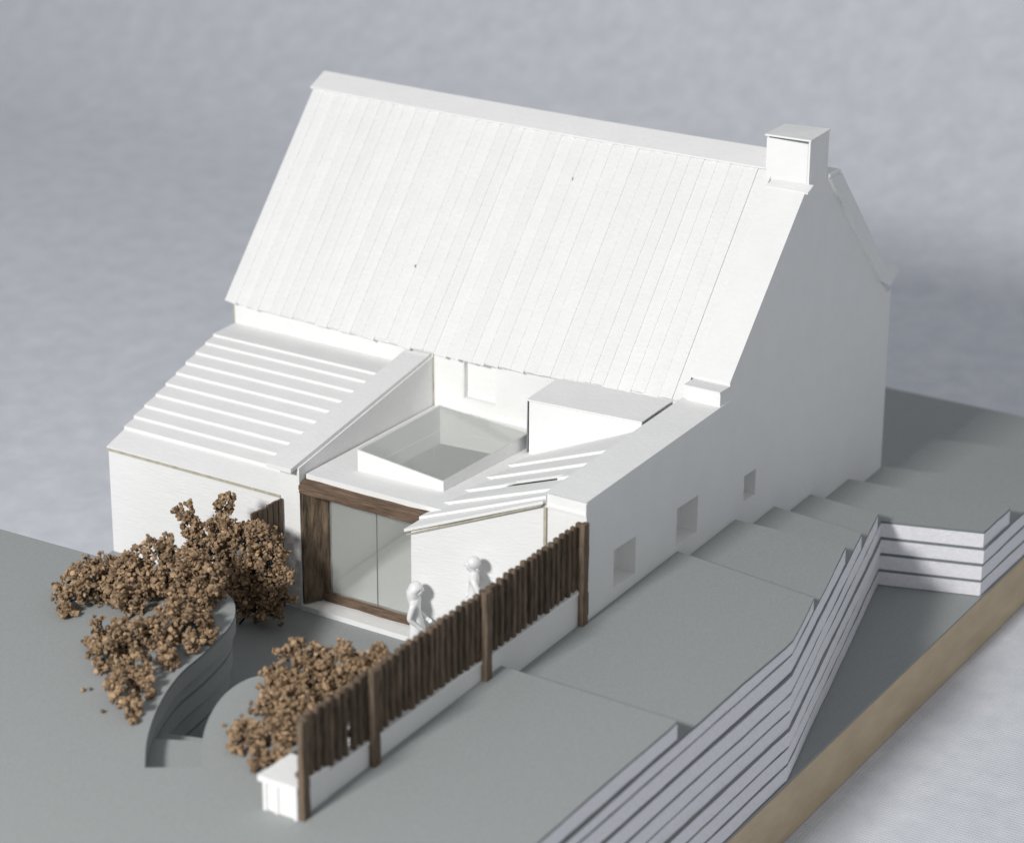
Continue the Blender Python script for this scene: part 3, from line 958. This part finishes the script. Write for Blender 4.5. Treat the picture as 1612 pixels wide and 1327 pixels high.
def pose(arm_l, arm_r, leg_l, leg_r, head=(0, 0, 0), skirt=False, twist=0.0):
    J = {'pelvis': (0, 0, .53, .085, .065), 'waist': (0, .005, .62, .072, .058), 'chest': (0, .012, .73, .095, .068),
         'shoulders': (0, .015, .80, .075, .055), 'neck': (0, .01, .85, .032), 'jaw': (head[0] * .5, -.012 + head[1] * .5, .892, .05, .056),
         'skull': (head[0], .004 + head[1], .945, .068, .076), 'crown': (head[0] * 1.1, .012 + head[1], .985, .046, .052),
         'nose': (head[0], -.074 + head[1], .918, .010)}
    E_ = [('pelvis', 'waist'), ('waist', 'chest'), ('chest', 'shoulders'), ('shoulders', 'neck'), ('neck', 'jaw'), ('jaw', 'skull'), ('skull', 'crown'), ('skull', 'nose')]
    for s, arm in ((-1, arm_l), (1, arm_r)):
        t = 'l' if s < 0 else 'r'
        (ex, ey, ez), (hx, hy, hz) = arm
        J['sh' + t] = (s * .115, .015, .785, .038)
        J['el' + t] = (s * ex, ey, ez, .030)
        J['wr' + t] = (s * hx, hy, hz, .020)
        e, h_ = Vector((s * ex, ey, ez)), Vector((s * hx, hy, hz))
        d = (h_ - e).normalized()
        a = d.orthogonal().normalized()
        J['pa' + t] = (*(h_ + d * .04), .022, .012)
        E_ += [('shoulders', 'sh' + t), ('sh' + t, 'el' + t), ('el' + t, 'wr' + t), ('wr' + t, 'pa' + t)]
        for k in range(4):
            q_ = h_ + d * .04 + a * (k - 1.5) * .011
            q2 = q_ + d * (.045 - .006 * abs(k - 1.4)) + Vector((0, 0, -.006))
            J['f%s%d' % (t, k)] = (*q_, .006)
            J['g%s%d' % (t, k)] = (*q2, .005)
            E_ += [('pa' + t, 'f%s%d' % (t, k)), ('f%s%d' % (t, k), 'g%s%d' % (t, k))]
        J['th' + t] = (*(h_ + d * .03 + a * .03), .006)
        E_.append(('wr' + t, 'th' + t))
    for s, leg in ((-1, leg_l), (1, leg_r)):
        t = 'l' if s < 0 else 'r'
        (kx, ky, kz), (ax, ay, az) = leg
        J['hip' + t] = (s * .055, 0, .49, .062 if not skirt else .075)
        J['kn' + t] = (s * kx, ky, kz, .043 if not skirt else .085)
        J['an' + t] = (s * ax, ay, az, .026)
        J['to' + t] = (s * ax, ay - .09, .018, .018, .016)
        E_ += [('pelvis', 'hip' + t), ('hip' + t, 'kn' + t), ('kn' + t, 'an' + t), ('an' + t, 'to' + t)]
    return J, E_


stand = ((.06, .0, .28), (.065, .02, .045))
p1 = figure('white plastic figure with long hair and bent arms by the glass front', (-6.12, -1.58, zt(5, -1.58)), math.radians(112), 3.42,
            pose(((.15, .05, .64), (.10, -.05, .53)), ((.15, .04, .63), (.09, -.08, .57)), stand, ((.06, -.05, .28), (.06, .05, .05)), (.0, -.01, 0), True))
bm = bmesh.new()
bmesh.ops.create_uvsphere(bm, u_segments=16, v_segments=12, radius=1)
for v in bm.verts:
    v.co = Vector((v.co.x * .30, v.co.y * .29 + .03, v.co.z * .34 + 3.14)) if v.co.z > 0 else Vector((v.co.x * .33, v.co.y * .25 + .13, v.co.z * .74 + 3.13))
link('hair', bm, PLASTIC, p1, True)
p2 = figure('white plastic figure with short hair standing at the annex wall behind the pickets', (-3.95, -1.2, zt(3, -1.2)), math.radians(-60), 3.32,
            pose(((.19, .05, .64), (.15, -.06, .52)), ((.18, .09, .65), (.16, .05, .52)), stand, ((.06, -.06, .28), (.065, .05, .05)), (.0, -.02, 0)))
bm = bmesh.new()
bmesh.ops.create_uvsphere(bm, u_segments=16, v_segments=12, radius=1)
for v in bm.verts:
    v.co = Vector((v.co.x * .25, v.co.y * .26 + .03, v.co.z * .24 + 3.17))
link('hair', bm, PLASTIC, p2, True)

for o in bpy.data.objects:
    if o.type == 'MESH' and o.name.startswith('hair'):
        o.data.polygons.foreach_set('use_smooth', [True] * len(o.data.polygons))
